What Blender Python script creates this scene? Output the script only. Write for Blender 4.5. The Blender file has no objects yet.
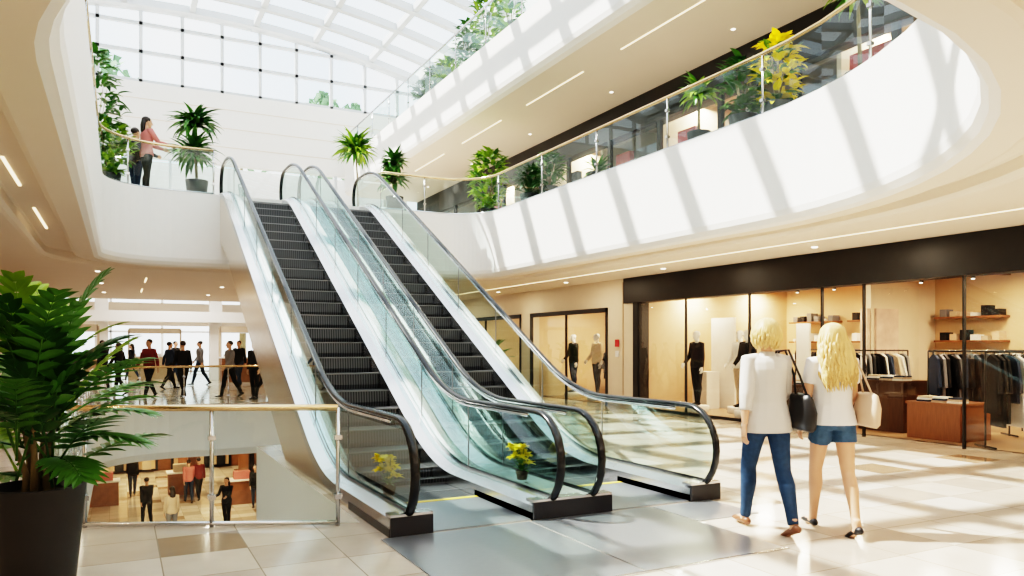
import bpy, math, random
from mathutils import Vector, Matrix
from mathutils.geometry import tessellate_polygon
random.seed(7)
scene = bpy.context.scene
V = Vector

# ------------------------------------------------------------------ materials
def newmat(name):
    m = bpy.data.materials.new(name); m.use_nodes = True
    nt = m.node_tree; nt.nodes.clear()
    out = nt.nodes.new('ShaderNodeOutputMaterial')
    return m, nt, out

def pbr(name, col, rough=.5, metal=0., var=.08, scale=6., bump=0., emit=None, es=0., stretch=None, spec=None):
    m, nt, out = newmat(name)
    N = nt.nodes; L = nt.links
    b = N.new('ShaderNodeBsdfPrincipled')
    b.inputs['Roughness'].default_value = rough
    b.inputs['Metallic'].default_value = metal
    if spec is not None: b.inputs['Specular IOR Level'].default_value = spec
    tc = N.new('ShaderNodeTexCoord'); no = N.new('ShaderNodeTexNoise')
    no.inputs['Scale'].default_value = scale; no.inputs['Detail'].default_value = 3
    if stretch:
        mp = N.new('ShaderNodeMapping'); mp.inputs['Scale'].default_value = stretch
        L.new(tc.outputs['Object'], mp.inputs['Vector']); L.new(mp.outputs[0], no.inputs['Vector'])
    else:
        L.new(tc.outputs['Object'], no.inputs['Vector'])
    mx = N.new('ShaderNodeMix'); mx.data_type = 'RGBA'
    c = col
    mx.inputs[6].default_value = (c[0]*(1-var), c[1]*(1-var), c[2]*(1-var), 1)
    mx.inputs[7].default_value = (min(1, c[0]*(1+var)), min(1, c[1]*(1+var)), min(1, c[2]*(1+var)), 1)
    L.new(no.outputs['Fac'], mx.inputs[0]); L.new(mx.outputs[2], b.inputs['Base Color'])
    if bump:
        bp = N.new('ShaderNodeBump'); bp.inputs['Strength'].default_value = bump
        L.new(no.outputs['Fac'], bp.inputs['Height']); L.new(bp.outputs[0], b.inputs['Normal'])
    if emit:
        b.inputs['Emission Color'].default_value = (*emit, 1); b.inputs['Emission Strength'].default_value = es
    L.new(b.outputs[0], out.inputs[0])
    return m

def glassmat(name, tint, base=.04, edge=.7, power=4.):
    m, nt, out = newmat(name); N = nt.nodes; L = nt.links
    tr = N.new('ShaderNodeBsdfTransparent'); tr.inputs[0].default_value = (*tint, 1)
    gl = N.new('ShaderNodeBsdfGlossy'); gl.inputs['Roughness'].default_value = .01
    gl.inputs[0].default_value = (.95, 1, .98, 1)
    lw = N.new('ShaderNodeLayerWeight'); lw.inputs[0].default_value = .5
    p = N.new('ShaderNodeMath'); p.operation = 'POWER'; p.inputs[1].default_value = power
    L.new(lw.outputs['Facing'], p.inputs[0])
    a = N.new('ShaderNodeMath'); a.operation = 'MULTIPLY_ADD'
    a.inputs[1].default_value = edge; a.inputs[2].default_value = base
    L.new(p.outputs[0], a.inputs[0])
    mx = N.new('ShaderNodeMixShader')
    L.new(a.outputs[0], mx.inputs[0]); L.new(tr.outputs[0], mx.inputs[1]); L.new(gl.outputs[0], mx.inputs[2])
    L.new(mx.outputs[0], out.inputs[0])
    return m

def emis(name, col, s):
    m, nt, out = newmat(name); e = nt.nodes.new('ShaderNodeEmission')
    e.inputs[0].default_value = (*col, 1); e.inputs[1].default_value = s
    nt.links.new(e.outputs[0], out.inputs[0]); return m

def tilemat():
    m, nt, out = newmat('polished_stone_tile'); N = nt.nodes; L = nt.links
    b = N.new('ShaderNodeBsdfPrincipled')
    tc = N.new('ShaderNodeTexCoord')
    T = .6
    br = N.new('ShaderNodeTexBrick'); br.offset = 0.; br.squash = 1.
    br.inputs['Scale'].default_value = 1.; br.inputs['Mortar Size'].default_value = .005
    br.inputs['Mortar Smooth'].default_value = .2
    br.inputs['Brick Width'].default_value = T; br.inputs['Row Height'].default_value = T
    br.inputs['Color1'].default_value = (1, 1, 1, 1); br.inputs['Color2'].default_value = (1, 1, 1, 1)
    br.inputs['Mortar'].default_value = (0, 0, 0, 1)
    L.new(tc.outputs['Object'], br.inputs['Vector'])
    sc = N.new('ShaderNodeVectorMath'); sc.operation = 'SCALE'; sc.inputs['Scale'].default_value = 1/T
    fl = N.new('ShaderNodeVectorMath'); fl.operation = 'FLOOR'
    L.new(tc.outputs['Object'], sc.inputs[0]); L.new(sc.outputs[0], fl.inputs[0])
    sp = N.new('ShaderNodeSeparateXYZ'); cb = N.new('ShaderNodeCombineXYZ')
    L.new(fl.outputs[0], sp.inputs[0]); L.new(sp.outputs[0], cb.inputs[0]); L.new(sp.outputs[1], cb.inputs[1])
    wn = N.new('ShaderNodeTexWhiteNoise'); wn.noise_dimensions = '2D'
    L.new(cb.outputs[0], wn.inputs['Vector'])
    cr = N.new('ShaderNodeValToRGB'); cr.color_ramp.interpolation = 'CONSTANT'
    e = cr.color_ramp.elements
    e[0].position = 0; e[0].color = (.60, .52, .43, 1)
    e[1].position = .4; e[1].color = (.52, .44, .36, 1)
    for p, c in ((.66, (.67, .60, .52, 1)), (.86, (.45, .38, .31, 1)), (.965, (.30, .21, .14, 1))):
        x = e.new(p); x.color = c
    L.new(wn.outputs['Value'], cr.inputs[0])
    no = N.new('ShaderNodeTexNoise'); no.inputs['Scale'].default_value = 3.5; no.inputs['Detail'].default_value = 6
    L.new(tc.outputs['Object'], no.inputs['Vector'])
    mr = N.new('ShaderNodeMapRange'); mr.inputs[3].default_value = .86; mr.inputs[4].default_value = 1.12
    L.new(no.outputs['Fac'], mr.inputs[0])
    vm = N.new('ShaderNodeVectorMath'); vm.operation = 'SCALE'
    L.new(cr.outputs[0], vm.inputs[0]); L.new(mr.outputs[0], vm.inputs['Scale'])
    mx = N.new('ShaderNodeMix'); mx.data_type = 'RGBA'
    L.new(br.outputs['Fac'], mx.inputs[0]); L.new(vm.outputs[0], mx.inputs[6])
    mx.inputs[7].default_value = (.30, .24, .18, 1)
    L.new(mx.outputs[2], b.inputs['Base Color'])
    r2 = N.new('ShaderNodeMapRange'); r2.inputs[3].default_value = .06; r2.inputs[4].default_value = .18
    L.new(no.outputs['Fac'], r2.inputs[0]); L.new(r2.outputs[0], b.inputs['Roughness'])
    L.new(b.outputs[0], out.inputs[0])
    return m

def stepmat():
    m, nt, out = newmat('grooved_step_metal'); N = nt.nodes; L = nt.links
    b = N.new('ShaderNodeBsdfPrincipled'); b.inputs['Metallic'].default_value = .5; b.inputs['Roughness'].default_value = .45
    tc = N.new('ShaderNodeTexCoord'); w = N.new('ShaderNodeTexWave'); w.bands_direction = 'X'
    w.inputs['Scale'].default_value = 9.
    L.new(tc.outputs['Object'], w.inputs['Vector'])
    cr = N.new('ShaderNodeValToRGB'); cr.color_ramp.elements[0].color = (.022, .022, .024, 1); cr.color_ramp.elements[1].color = (.10, .10, .105, 1)
    L.new(w.outputs[0], cr.inputs[0]); L.new(cr.outputs[0], b.inputs['Base Color'])
    L.new(b.outputs[0], out.inputs[0]); return m

M = {}
M['tile'] = tilemat()
M['step'] = stepmat()
M['nosing'] = pbr('step_nosing', (.22, .22, .23), .4, .7)
M['white'] = pbr('white_plaster', (.86, .835, .80), .55, var=.02)
M['warmwhite'] = pbr('warm_ceiling_plaster', (.81, .715, .61), .6, var=.02, scale=1.5)
M['cream'] = pbr('cream_wall_panel', (.74, .63, .50), .5, var=.04)
M['steel'] = pbr('brushed_steel', (.62, .62, .63), .24, 1., var=.05, scale=20, stretch=(1, 1, 30))
M['steelbright'] = pbr('bright_steel_deck', (.80, .81, .82), .25, 1., var=.03)
M['cladding'] = pbr('champagne_cladding', (.74, .66, .57), .2, 1., var=.08, scale=2)
M['plate'] = pbr('landing_plate_steel', (.36, .38, .41), .3, .75, var=.15, scale=14, stretch=(1, 12, 1))
M['rubber'] = pbr('black_rubber_handrail', (.012, .013, .014), .22, 0, var=.1)
M['black'] = pbr('black_metal_panel', (.014, .013, .013), .45, 0, var=.2)
M['darkbase'] = pbr('dark_base_metal', (.05, .05, .055), .3, .7)
M['brass'] = pbr('brass_handrail', (.76, .56, .34), .22, 1., var=.05)
M['yellow'] = pbr('yellow_comb', (.60, .46, .06), .5)
M['glass'] = glassmat('clear_rail_glass', (.82, .92, .90), .05, .5, 3.5)
M['escglass'] = glassmat('escalator_glass', (.63, .78, .75), .07, .6, 3.)
M['storeglass'] = glassmat('store_glass', (.95, .97, .96), .06, .35, 3.)
M['roofglass'] = glassmat('roof_glass', (.90, .96, 1.), .02, .15, 5)
M['leaf'] = pbr('leaf_green', (.075, .20, .025), .34, var=.45, scale=9)
M['leafl'] = pbr('leaf_lime', (.26, .42, .03), .38, var=.4, scale=9)
M['leafd'] = pbr('leaf_dark', (.035, .12, .025), .34, var=.4, scale=9)
M['leafy'] = pbr('leaf_yellow', (.92, .70, .02), .45, var=.15, scale=9)
M['stem'] = pbr('plant_stem', (.22, .17, .08), .7, var=.3)
M['pot'] = pbr('charcoal_pot', (.035, .035, .037), .5, var=.15)
M['soil'] = pbr('soil', (.05, .03, .02), .95, var=.5, scale=40)
M['skin'] = pbr('skin', (.66, .38, .25), .5, var=.05)
M['blond'] = pbr('blond_hair', (.70, .47, .21), .42, var=.4, scale=40, stretch=(1, 1, .15))
M['darkhair'] = pbr('dark_hair', (.03, .02, .015), .5, var=.3)
M['blouse'] = pbr('cream_blouse', (.60, .57, .53), .8, var=.05, bump=.1)
M['tshirt'] = pbr('white_tshirt', (.76, .74, .72), .8, var=.04)
M['jeans'] = pbr('blue_denim', (.022, .055, .115), .8, var=.35, scale=30)
M['shorts'] = pbr('denim_shorts', (.045, .10, .18), .8, var=.35, scale=30)
M['leather'] = pbr('black_leather', (.012, .012, .014), .4, var=.2)
M['tan'] = pbr('tan_leather', (.64, .46, .33), .5, var=.1)
M['shoe'] = pbr('brown_shoe', (.20, .08, .04), .4)
M['blackcloth'] = pbr('black_cloth', (.012, .012, .014), .85, var=.3)
M['navy'] = pbr('navy_cloth', (.025, .04, .075), .85)
M['greycloth'] = pbr('grey_cloth', (.20, .20, .21), .85)
M['redcloth'] = pbr('rose_cloth', (.58, .20, .18), .85)
M['beigecloth'] = pbr('beige_cloth', (.55, .44, .33), .85)
M['whitecloth'] = pbr('white_cloth', (.82, .80, .77), .85)
M['oxblood'] = pbr('oxblood_cloth', (.18, .03, .03), .85)
M['wood'] = pbr('walnut_wood', (.24, .10, .045), .4, var=.3, scale=5, stretch=(1, 8, 1))
M['darkwood'] = pbr('dark_wood', (.09, .045, .025), .4, var=.3, scale=5, stretch=(1, 8, 1))
M['woodfloor'] = pbr('shop_wood_floor', (.42, .26, .15), .3, var=.2, scale=4, stretch=(10, 1, 1))
M['shopwall'] = pbr('shop_wall_warm', (.66, .48, .31), .7, var=.05)
M['shopback'] = pbr('shop_back_wall', (.50, .35, .23), .7, var=.12, scale=1.2)
M['poster'] = pbr('poster_print', (.75, .52, .45), .6, var=.5, scale=3)
M['strip'] = emis('warm_light_strip', (1., .74, .45), 3.)
M['downl'] = emis('downlight_lens', (1., .86, .68), 6.)
M['redsign'] = pbr('red_panel', (.55, .04, .05), .5)
M['roofwhite'] = pbr('roof_frame_white', (.60, .62, .64), .5, var=.02)
M['tree'] = pbr('tree_foliage', (.20, .32, .18), .8, var=.4, scale=3)

# ------------------------------------------------------------------ builder
class B:
    def __init__(s):
        s.v = []; s.f = []; s.mi = []; s.sm = []; s.mats = []
    def m(s, mat):
        if isinstance(mat, str): mat = M[mat]
        if mat not in s.mats: s.mats.append(mat)
        return s.mats.index(mat)
    def add(s, vs, fs, mat, smooth=False):
        o = len(s.v); k = s.m(mat)
        s.v += [tuple(p) for p in vs]
        for f in fs:
            s.f.append([i+o for i in f]); s.mi.append(k); s.sm.append(smooth)
    def box(s, x0, x1, y0, y1, z0, z1, mat):
        vs = [(x0,y0,z0),(x1,y0,z0),(x1,y1,z0),(x0,y1,z0),(x0,y0,z1),(x1,y0,z1),(x1,y1,z1),(x0,y1,z1)]
        s.add(vs, [(0,3,2,1),(4,5,6,7),(0,1,5,4),(1,2,6,5),(2,3,7,6),(3,0,4,7)], mat)
    def tube(s, pts, r, mat, n=8, ref=None, cap=True, smooth=True):
        pts = [V(p) for p in pts]; m = len(pts)
        if not isinstance(r, list): r = [r]*m
        vs = []; nr = None
        for i, p in enumerate(pts):
            t = (pts[min(i+1, m-1)] - pts[max(i-1, 0)])
            t = t.normalized() if t.length > 1e-9 else V((0,0,1))
            if ref is not None:
                side = t.cross(V(ref))
                if side.length < 1e-4: side = t.orthogonal()
                side.normalize()
            else:
                if nr is None: nr = t.orthogonal().normalized()
                nr = nr - t*nr.dot(t)
                if nr.length < 1e-5: nr = t.orthogonal()
                nr.normalize(); side = nr
            up = side.cross(t)
            ra, rb = r[i] if isinstance(r[i], tuple) else (r[i], r[i])
            for k in range(n):
                a = 2*math.pi*k/n
                vs.append(p + side*(ra*math.cos(a)) + up*(rb*math.sin(a)))
        fs = []
        for i in range(m-1):
            for k in range(n):
                k2 = (k+1) % n
                fs.append((i*n+k, i*n+k2, (i+1)*n+k2, (i+1)*n+k))
        if cap:
            fs.append(tuple(range(n))[::-1]); fs.append(tuple((m-1)*n+k for k in range(n)))
        s.add(vs, fs, mat, smooth)
    def lathe(s, prof, c, mat, n=20, smooth=True):
        c = V(c); vs = []
        for (r, z) in prof:
            for k in range(n):
                a = 2*math.pi*k/n; vs.append(c + V((r*math.cos(a), r*math.sin(a), z)))
        fs = []
        for i in range(len(prof)-1):
            for k in range(n):
                k2 = (k+1) % n; fs.append((i*n+k, i*n+k2, (i+1)*n+k2, (i+1)*n+k))
        s.add(vs, fs, mat, smooth)
    def ell(s, c, r, mat, n=12, m=8):
        c = V(c); vs = []; fs = []
        for i in range(m+1):
            ph = -math.pi/2 + math.pi*i/m
            for k in range(n):
                a = 2*math.pi*k/n
                vs.append(c + V((r[0]*math.cos(ph)*math.cos(a), r[1]*math.cos(ph)*math.sin(a), r[2]*math.sin(ph))))
        for i in range(m):
            for k in range(n):
                k2 = (k+1) % n; fs.append((i*n+k, i*n+k2, (i+1)*n+k2, (i+1)*n+k))
        s.add(vs, fs, mat, True)
    def strip(s, a, b, mat, smooth=False, closed=False):
        n = len(a); vs = list(a)+list(b); fs = []
        for i in range(n if closed else n-1):
            j = (i+1) % n
            fs.append((i, j, n+j, n+i))
        s.add(vs, fs, mat, smooth)
    def poly(s, loops, z, mat):
        L3 = [[V((p[0], p[1], 0)) for p in lp] for lp in loops]
        tris = tessellate_polygon(L3)
        flat = [V((p[0], p[1], z)) for lp in loops for p in lp]
        s.add(flat, [tuple(t) for t in tris], mat)
    def build(s, name, parent=None, loc=None, rotz=None, recalc=False):
        me = bpy.data.meshes.new(name); me.from_pydata(s.v, [], s.f)
        for mt in s.mats: me.materials.append(mt)
        me.polygons.foreach_set('material_index', s.mi)
        me.polygons.foreach_set('use_smooth', s.sm)
        me.update()
        if recalc:
            import bmesh
            bm = bmesh.new(); bm.from_mesh(me); bmesh.ops.recalc_face_normals(bm, faces=bm.faces); bm.to_mesh(me); bm.free()
        o = bpy.data.objects.new(name, me); scene.collection.objects.link(o)
        if parent: o.parent = parent
        if loc: o.location = loc
        if rotz is not None: o.rotation_euler = (0, 0, rotz)
        return o

def empty(name, loc=(0,0,0), rotz=0):
    o = bpy.data.objects.new(name, None); scene.collection.objects.link(o)
    o.location = loc; o.rotation_euler = (0, 0, rotz); return o

# ------------------------------------------------------------------ levels
Z2, Z3 = 4.65, 8.80
C1, C2 = 3.18, 7.50
XR, XL = 9.0, -5.0
HX0, HX1, HY0, HY1 = -2.35, 5.9, -3.5, 11.3

def rrect(x0, x1, y0, y1, rs, n=14):
    out = []
    cs = [((x0, y0), rs[0], 180), ((x1, y0), rs[1], 270), ((x1, y1), rs[2], 0), ((x0, y1), rs[3], 90)]
    for (cx, cy), (rx, ry), a0 in cs:
        ox = cx + rx if cx == x0 else cx - rx
        oy = cy + ry if cy == y0 else cy - ry
        for i in range(n+1):
            a = math.radians(a0 + 90*i/n)
            out.append(V((ox+rx*math.cos(a), oy+ry*math.sin(a), 0)))
    return out

def offset(pts, d):
    n = len(pts); out = []
    for i in range(n):
        t = (pts[(i+1) % n]-pts[i-1]).normalized()
        nr = V((t.y, -t.x, 0))
        out.append(pts[i] + nr*d)
    return out
def atz(pts, z): return [V((p.x, p.y, z)) for p in pts]

hole = rrect(HX0, HX1, HY0, HY1, [(2.3, 2.7), (5.2, 5.5), (1.0, 1.0), (1.25, 1.25)])

b = B()
prof = [(0.0, 4.75), (0.0, 3.36), (.02, 3.28), (.07, 3.21), (.14, 3.18), (.40, 3.18), (.45, 3.20), (.47, 3.24), (.47, 3.36), (.50, 3.38),
        (.90, 3.38), (.93, 3.36), (.93, 3.24), (.97, 3.19), (1.02, 3.18), (1.25, 3.18)]
rings = [atz(offset(hole, d), z) for d, z in prof]
for i in range(len(rings)-1):
    b.strip(rings[i], rings[i+1], 'white' if i < 4 else 'warmwhite', smooth=(i not in (0, 4, 7, 9, 11, 14)), closed=True)
outer = [(XL, -9), (XR, -9), (XR, 24), (XL, 24)]
b.poly([outer, [(p.x, p.y) for p in rings[-1]]], C1, 'warmwhite')
top = offset(hole, .15)
b.strip(atz(top, 4.75), rings[0], 'white', closed=True)
b.strip(atz(top, Z2), atz(top, 4.75), 'white', closed=True)
b.build('ceiling')
b = B()
b.poly([[(-8.5, -9), (9, -9), (9, 24), (-8.5, 24)], [(p.x, p.y) for p in top]], Z2, 'tile')
b.build('floor_upper')

# light strips + downlights in ceiling
b = B()
def hole_strip(bb, i0, i1, d, z, w=.03, mat='strip'):
    o1 = offset(hole, d); o2 = offset(hole, d+w)
    a = [V((o1[i % 60].x, o1[i % 60].y, z)) for i in range(i0, i1)]
    c = [V((o2[i % 60].x, o2[i % 60].y, z)) for i in range(i0, i1)]
    bb.strip(a, c, mat)
for (i0, i1) in ((16, 19), (22, 25), (27, 30)):
    hole_strip(b, i0, i1, .60, 3.373, .05)
hole_strip(b, 29, 45, .88, 3.372, .015)
for (x, y0, y1) in ((-3.10, .2, 1.2), (-3.10, 2.9, 4.4), (-3.10, 6.0, 8.0)): b.box(x, x+.03, y0, y1, 3.366, 3.379, 'strip')
b.box(7.60, 7.62, -8, 22, 3.170, 3.19, 'strip')
for x in (-1.5, 1.5, 4.5):
    for y in (14.5, 18.5): b.box(x, x+.03, y, y+1.4, 3.165, 3.19, 'strip')
dl = [(8.3, y) for y in range(-5, 22, 4)]
for x in (-2.5, .5, 3.5): dl += [(x, 13.2), (x, 16.8), (x, 20.6)]
dl += [(-3.9, 3.), (-3.9, 8.), (-.3, -4.9), (-2.9, -2.)]
for (x, y) in dl:
    b.lathe([(.001, 3.172), (.035, 3.172), (.045, 3.168), (.055, 3.18)], (x, y, 0), 'downl', 12)
b.build('ceiling_light_fixtures')

# ------------------------------------------------------------------ ground floor with void
void = [(-.22, .42), (-.22, 6.0), (3.45, 6.0)]
def arc(cx, cy, r, a0, a1, n=10): return [(cx+r*math.cos(math.radians(a0+(a1-a0)*i/n)), cy+r*math.sin(math.radians(a0+(a1-a0)*i/n))) for i in range(n+1)]
void += arc(2.45, 13.6, 1.0, 0, 90) + arc(-.7, 12.8, 1.8, 90, 180) + [(-2.5, 1.75)] + [(-2.38, 1.42), (-2.2, 1.28)]
b = B()
b.poly([[(XL, -9), (14, -9), (14, 40), (XL, 40)], void], 0, 'tile')
b.build('floor')
b = B()
vv = [V((p[0], p[1], 0)) for p in void]
b.strip(atz(vv, .0), atz(vv, -1.1), 'white', closed=True)
vo2 = offset(vv, .12)
b.strip(atz(vv, -1.1), atz(vo2, -1.28), 'white', closed=True)
b.poly([[(-12, -2), (14, -2), (14, 40), (-12, 40)], [(p.x, p.y) for p in vo2]], -1.28, 'warmwhite')
b.build('ceiling_lower')
b = B(); b.box(-12, 14, -2, 42, -4.8, -4.65, 'tile'); b.build('floor_lower')
b = B()
b.box(-12, 14, 35.5, 36, -4.65, -1.2, 'wood')
for x in (-10, -6.6, -3.2, .2, 3.6, 7):
    b.box(x, x+2.8, 35.3, 35.5, -4.6, -1.9, 'black')
    b.box(x+.12, x+2.68, 35.2, 35.32, -4.5, -2.1, 'shopwall')
    for k in range(4): b.box(x+.3+.6*k, x+.7+.6*k, 35.0, 35.2, -4.5, -4.5+random.uniform(.8, 1.7), random.choice(['wood', 'blackcloth', 'whitecloth', 'oxblood', 'beigecloth']))
b.box(-12, -11.8, -2, 42, -4.65, -1.2, 'cream'); b.box(13.8, 14, -2, 42, -4.65, -1.2, 'cream')
b.build('wall_lower')
b = B()
b.box(3.2, 3.5, 24, 34, -4.65, -1.3, 'wood'); b.box(3.0, 3.3, 24.2, 24.5, -4.65, -1.3, 'black'); b.box(3.0, 3.3, 29, 29.3, -4.65, -1.3, 'black')
b.box(3.0, 3.2, 24.5, 29, -1.9, -1.3, 'black')
b.box(-4.2, -3.9, 24, 35, -4.65, -1.3, 'cream'); b.box(-4.0, -3.85, 26, 31, -4.6, -2.2, 'black'); b.box(-3.9, -3.8, 26.2, 30.8, -4.5, -2.3, 'wood')
b.box(.6, 1.0, 30, 30.5, -4.65, -1.3, 'wood')
b.build('lower_shopfront')
for i, (x, y) in enumerate([(0.2, 28.5), (2.2, 25.5), (-2.6, 27.5)]):
    b = B(); b.box(-.5, .5, -.35, .35, 0, .9, 'wood'); b.box(-.55, .55, -.4, .4, .9, .95, 'whitecloth')
    b.box(-.3, .3, -.2, .2, .95, 1.25, 'redcloth' if i else 'beigecloth')
    b.build('display_counter', loc=(x, y, -4.65))

# ------------------------------------------------------------------ railings
def railing(name, path, z, h, postgap=1.6, rail='brass', base='steel', posts=True, glass='glass', rr=.028):
    bb = B(); P = [V((p[0], p[1], 0)) for p in path]
    lo = [V((p.x, p.y, z+.03)) for p in P]; hi = [V((p.x, p.y, z+h-.03)) for p in P]
    bb.strip(lo, hi, glass, smooth=False)
    bb.tube([V((p.x, p.y, z+h)) for p in P], rr, rail, 10, ref=(0, 0, 1))
    bb.tube([V((p.x, p.y, z+.03)) for p in P], (.02), base, 6, ref=(0, 0, 1))
    acc = 0.
    if posts:
        for i in range(len(P)-1):
            d = (P[i+1]-P[i]); L = d.length; s = 0
            while acc + (L-s) >= postgap or (i == 0 and acc == 0 and s == 0):
                if i == 0 and acc == 0 and s == 0: q = P[0]; acc = 1e-6
                else:
                    s += postgap-acc; acc = 1e-6; q = P[i]+d*(s/L)
                bb.tube([(q.x, q.y, z), (q.x, q.y, z+h)], .018, base, 8)
                for zz in (.25, .75): bb.box(q.x-.03, q.x+.03, q.y-.03, q.y+.03, z+h*zz-.02, z+h*zz+.02, base)
            acc += L-s
    return bb.build(name)

ro = offset(hole, .08)
left_part = [V((-.28, HY1+.08, 0))] + ro[45:60] + ro[0:15]
right_part = ro[15:45] + [V((3.42, HY1+.08, 0))]
railing('balcony_railing', left_part, 4.75, .95, postgap=1.7)
railing('balcony_railing', right_part, 4.75, .88, postgap=2.1)
railing('void_railing', [(-.42, .38), (-2.15, 1.18), (-2.36, 1.30), (-2.58, 1.75), (-2.58, 6.0), (-2.58, 12.8)] + [(p[0]-.0, p[1]+.08) for p in reversed(arc(-.7, 12.8, 1.88, 90, 180))] + [(2.45, 14.76)] , 0, 1.0, postgap=1.05)
railing('void_railing', [(3.53, 13.6), (3.53, 6.0)], 0, 1.0, postgap=1.5)

# ------------------------------------------------------------------ escalators
SL = Z2/(10.9-2.2)
def ramp(y, y0, w=.7):
    if y < y0-w: return 0.
    if y > y0+w: return y-y0
    return (y-(y0-w))**2/(4*w)
def zp(y): return SL*(ramp(y, 2.2)-ramp(y, 10.9))
YE = 12.1
def escalator(x0, outl, outr):
    b = B(); W = 1.33; SK = .20
    ys = [-.22+i*(YE+.3-(-.22))/90 for i in range(91)]
    for side, (gx, sg, ow) in enumerate(((0., 1, outl), (W, -1, outr))):
        X = x0+gx
        r = .40; cz = .50
        gy = [-.35+.02*i for i in range(1, 20)]
        gl_lo = []; gl_hi = []
        for y in gy:
            h = math.sqrt(max(0, r*r-(y-.05)**2)) if y < .05 else r
            gl_lo.append(V((X, y, max(.15, cz-h)))); gl_hi.append(V((X, y, cz+h)))
        y = .06
        while y < YE:
            gl_lo.append(V((X, y, zp(y)+.15))); gl_hi.append(V((X, y, zp(y)+.90))); y += .12
        for i in range(1, 20):
            y = YE+.02*i; h = math.sqrt(max(0, r*r-(y-YE)**2))
            gl_lo.append(V((X, y, Z2+max(.15, cz-h)))); gl_hi.append(V((X, y, Z2+cz+h)))
        b.strip(gl_lo, gl_hi, 'escglass')
        y = 1.6
        while y < 11.5:
            b.box(X-.006, X+.006, y-.005, y+.005, zp(y)+.15, zp(y)+.88, 'nosing'); y += 1.45
        hp = [(X, .42, .17), (X, .2, .12)]
        for i in range(0, 13):
            a = math.radians(-90-180*i/12); hp.append((X, .05+.42*math.cos(a), cz+.42*math.sin(a)))
        y = .25
        while y < YE-.05: hp.append((X, y, zp(y)+.92)); y += .15
        for i in range(0, 13):
            a = math.radians(90-180*i/12); hp.append((X, YE+.42*math.cos(a), Z2+cz+.42*math.sin(a)))
        hp.append((X, YE-.3, Z2+.15))
        b.tube(hp, [(.028, .040)]*len(hp), 'rubber', 10, ref=(1, 0, 0))
        ch = [(p[0], p[1], p[2]-.045) for p in hp[15:-14]]
        b.tube(ch, .018, 'steelbright', 6, ref=(1, 0, 0))
        def ln(dx, dz, yy=ys): return [V((X+dx, y, zp(y)+dz)) for y in yy]
        b.strip(ln(sg*.0, .19), ln(sg*.09, .18), 'steelbright')
        b.strip(ln(sg*.09, .18), ln(sg*SK, .13), 'steel')
        b.strip(ln(sg*SK, .13), ln(sg*SK, -.30), 'steel')
        b.strip(ln(0, .19), ln(-sg*.05, .19), 'steelbright')
        b.strip(ln(-sg*.05, .19), ln(-sg*ow, .15), 'steelbright')
        b.strip(ln(sg*.016, .205), ln(sg*.016, .19), 'darkbase'); b.strip(ln(-sg*.016, .205), ln(-sg*.016, .19), 'darkbase')
        lo = [V((X-sg*ow, y, max(-.35, zp(y)-.95 if y > .4 else -.35) if y < 11.2 else zp(y)-.9)) for y in ys]
        b.strip(ln(-sg*ow, .15), ln(-sg*ow, .03), 'steel')
        b.strip(ln(-sg*ow, .03), lo, 'cladding')
        xa, xb = sorted((X-sg*ow, X+sg*SK))
        b.box(xa, xb, -.24, -.215, -.02, .16, 'darkbase')
        b.box(xa-.004 if sg > 0 else xa, xb+.004 if sg < 0 else xb, -.22, 1.0, -.02, .07, 'darkbase')
        b.box(xa, xb, -.235, -.1, .155, .18, 'steel')
    xa, xb = x0-outl, x0+W+outr
    lo = lambda x: [V((x, y, max(-.35, zp(y)-.95 if y > .4 else -.35) if y < 11.2 else zp(y)-.9)) for y in ys]
    b.strip(lo(xa), lo(xb), 'cladding')
    b.add([(xa, ys[-1], Z2+.15), (xb, ys[-1], Z2+.15), (xb, ys[-1], Z2-.9), (xa, ys[-1], Z2-.9)], [(0, 1, 2, 3)], 'cladding')
    sx0, sx1 = x0+SK+.003, x0+W-SK-.003
    y = 1.0
    def zt_(q): return max(.006, zp(q+.2)-.03 if q < 10.4 else zp(q+.2)-.0)
    while y < 11.3:
        zt = zt_(y); zn = zt_(y+.4)
        b.box(sx0, sx1, y, y+.4, zt-.03, zt, 'step')
        b.box(sx0, sx1, y-.006, y+.02, zt-.012, zt+.003, 'nosing')
        if zn-zt > .01:
            b.add([(sx0, y+.40, zn-.02), (sx1, y+.40, zn-.02), (sx1, y+.385, zt+.06), (sx0, y+.385, zt+.06), (sx1, y+.40, zt-.01), (sx0, y+.40, zt-.01)],
                  [(0, 1, 2, 3), (3, 2, 4, 5)], 'step')
        y += .4
    b.box(sx0, sx1, -.2, .90, -.02, .012, 'plate')
    b.box(sx0, sx1, .90, .96, -.02, .016, 'yellow')
    b.box(sx0, sx1, .96, 1.0, -.02, .01, 'black')
    b.box(sx0, sx1, 11.35, 12.3, Z2-.02, Z2+.012, 'plate')
    return b.build('escalator')
escalator(0.0, .16, .21)
escalator(1.75, .21, .17)
b = B()
b.box(-.24, 1.08, -1.87, -.245, .0, .008, 'plate'); b.box(1.10, 2.38, -1.87, -.245, .0, .008, 'plate')
b.box(2.40, 3.1, -.9, -.245, .0, .006, 'plate')
b.box(-.26, 2.40, -1.9, -1.872, .0, .009, 'steel')
b.build('escalator_landing_plate')

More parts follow.
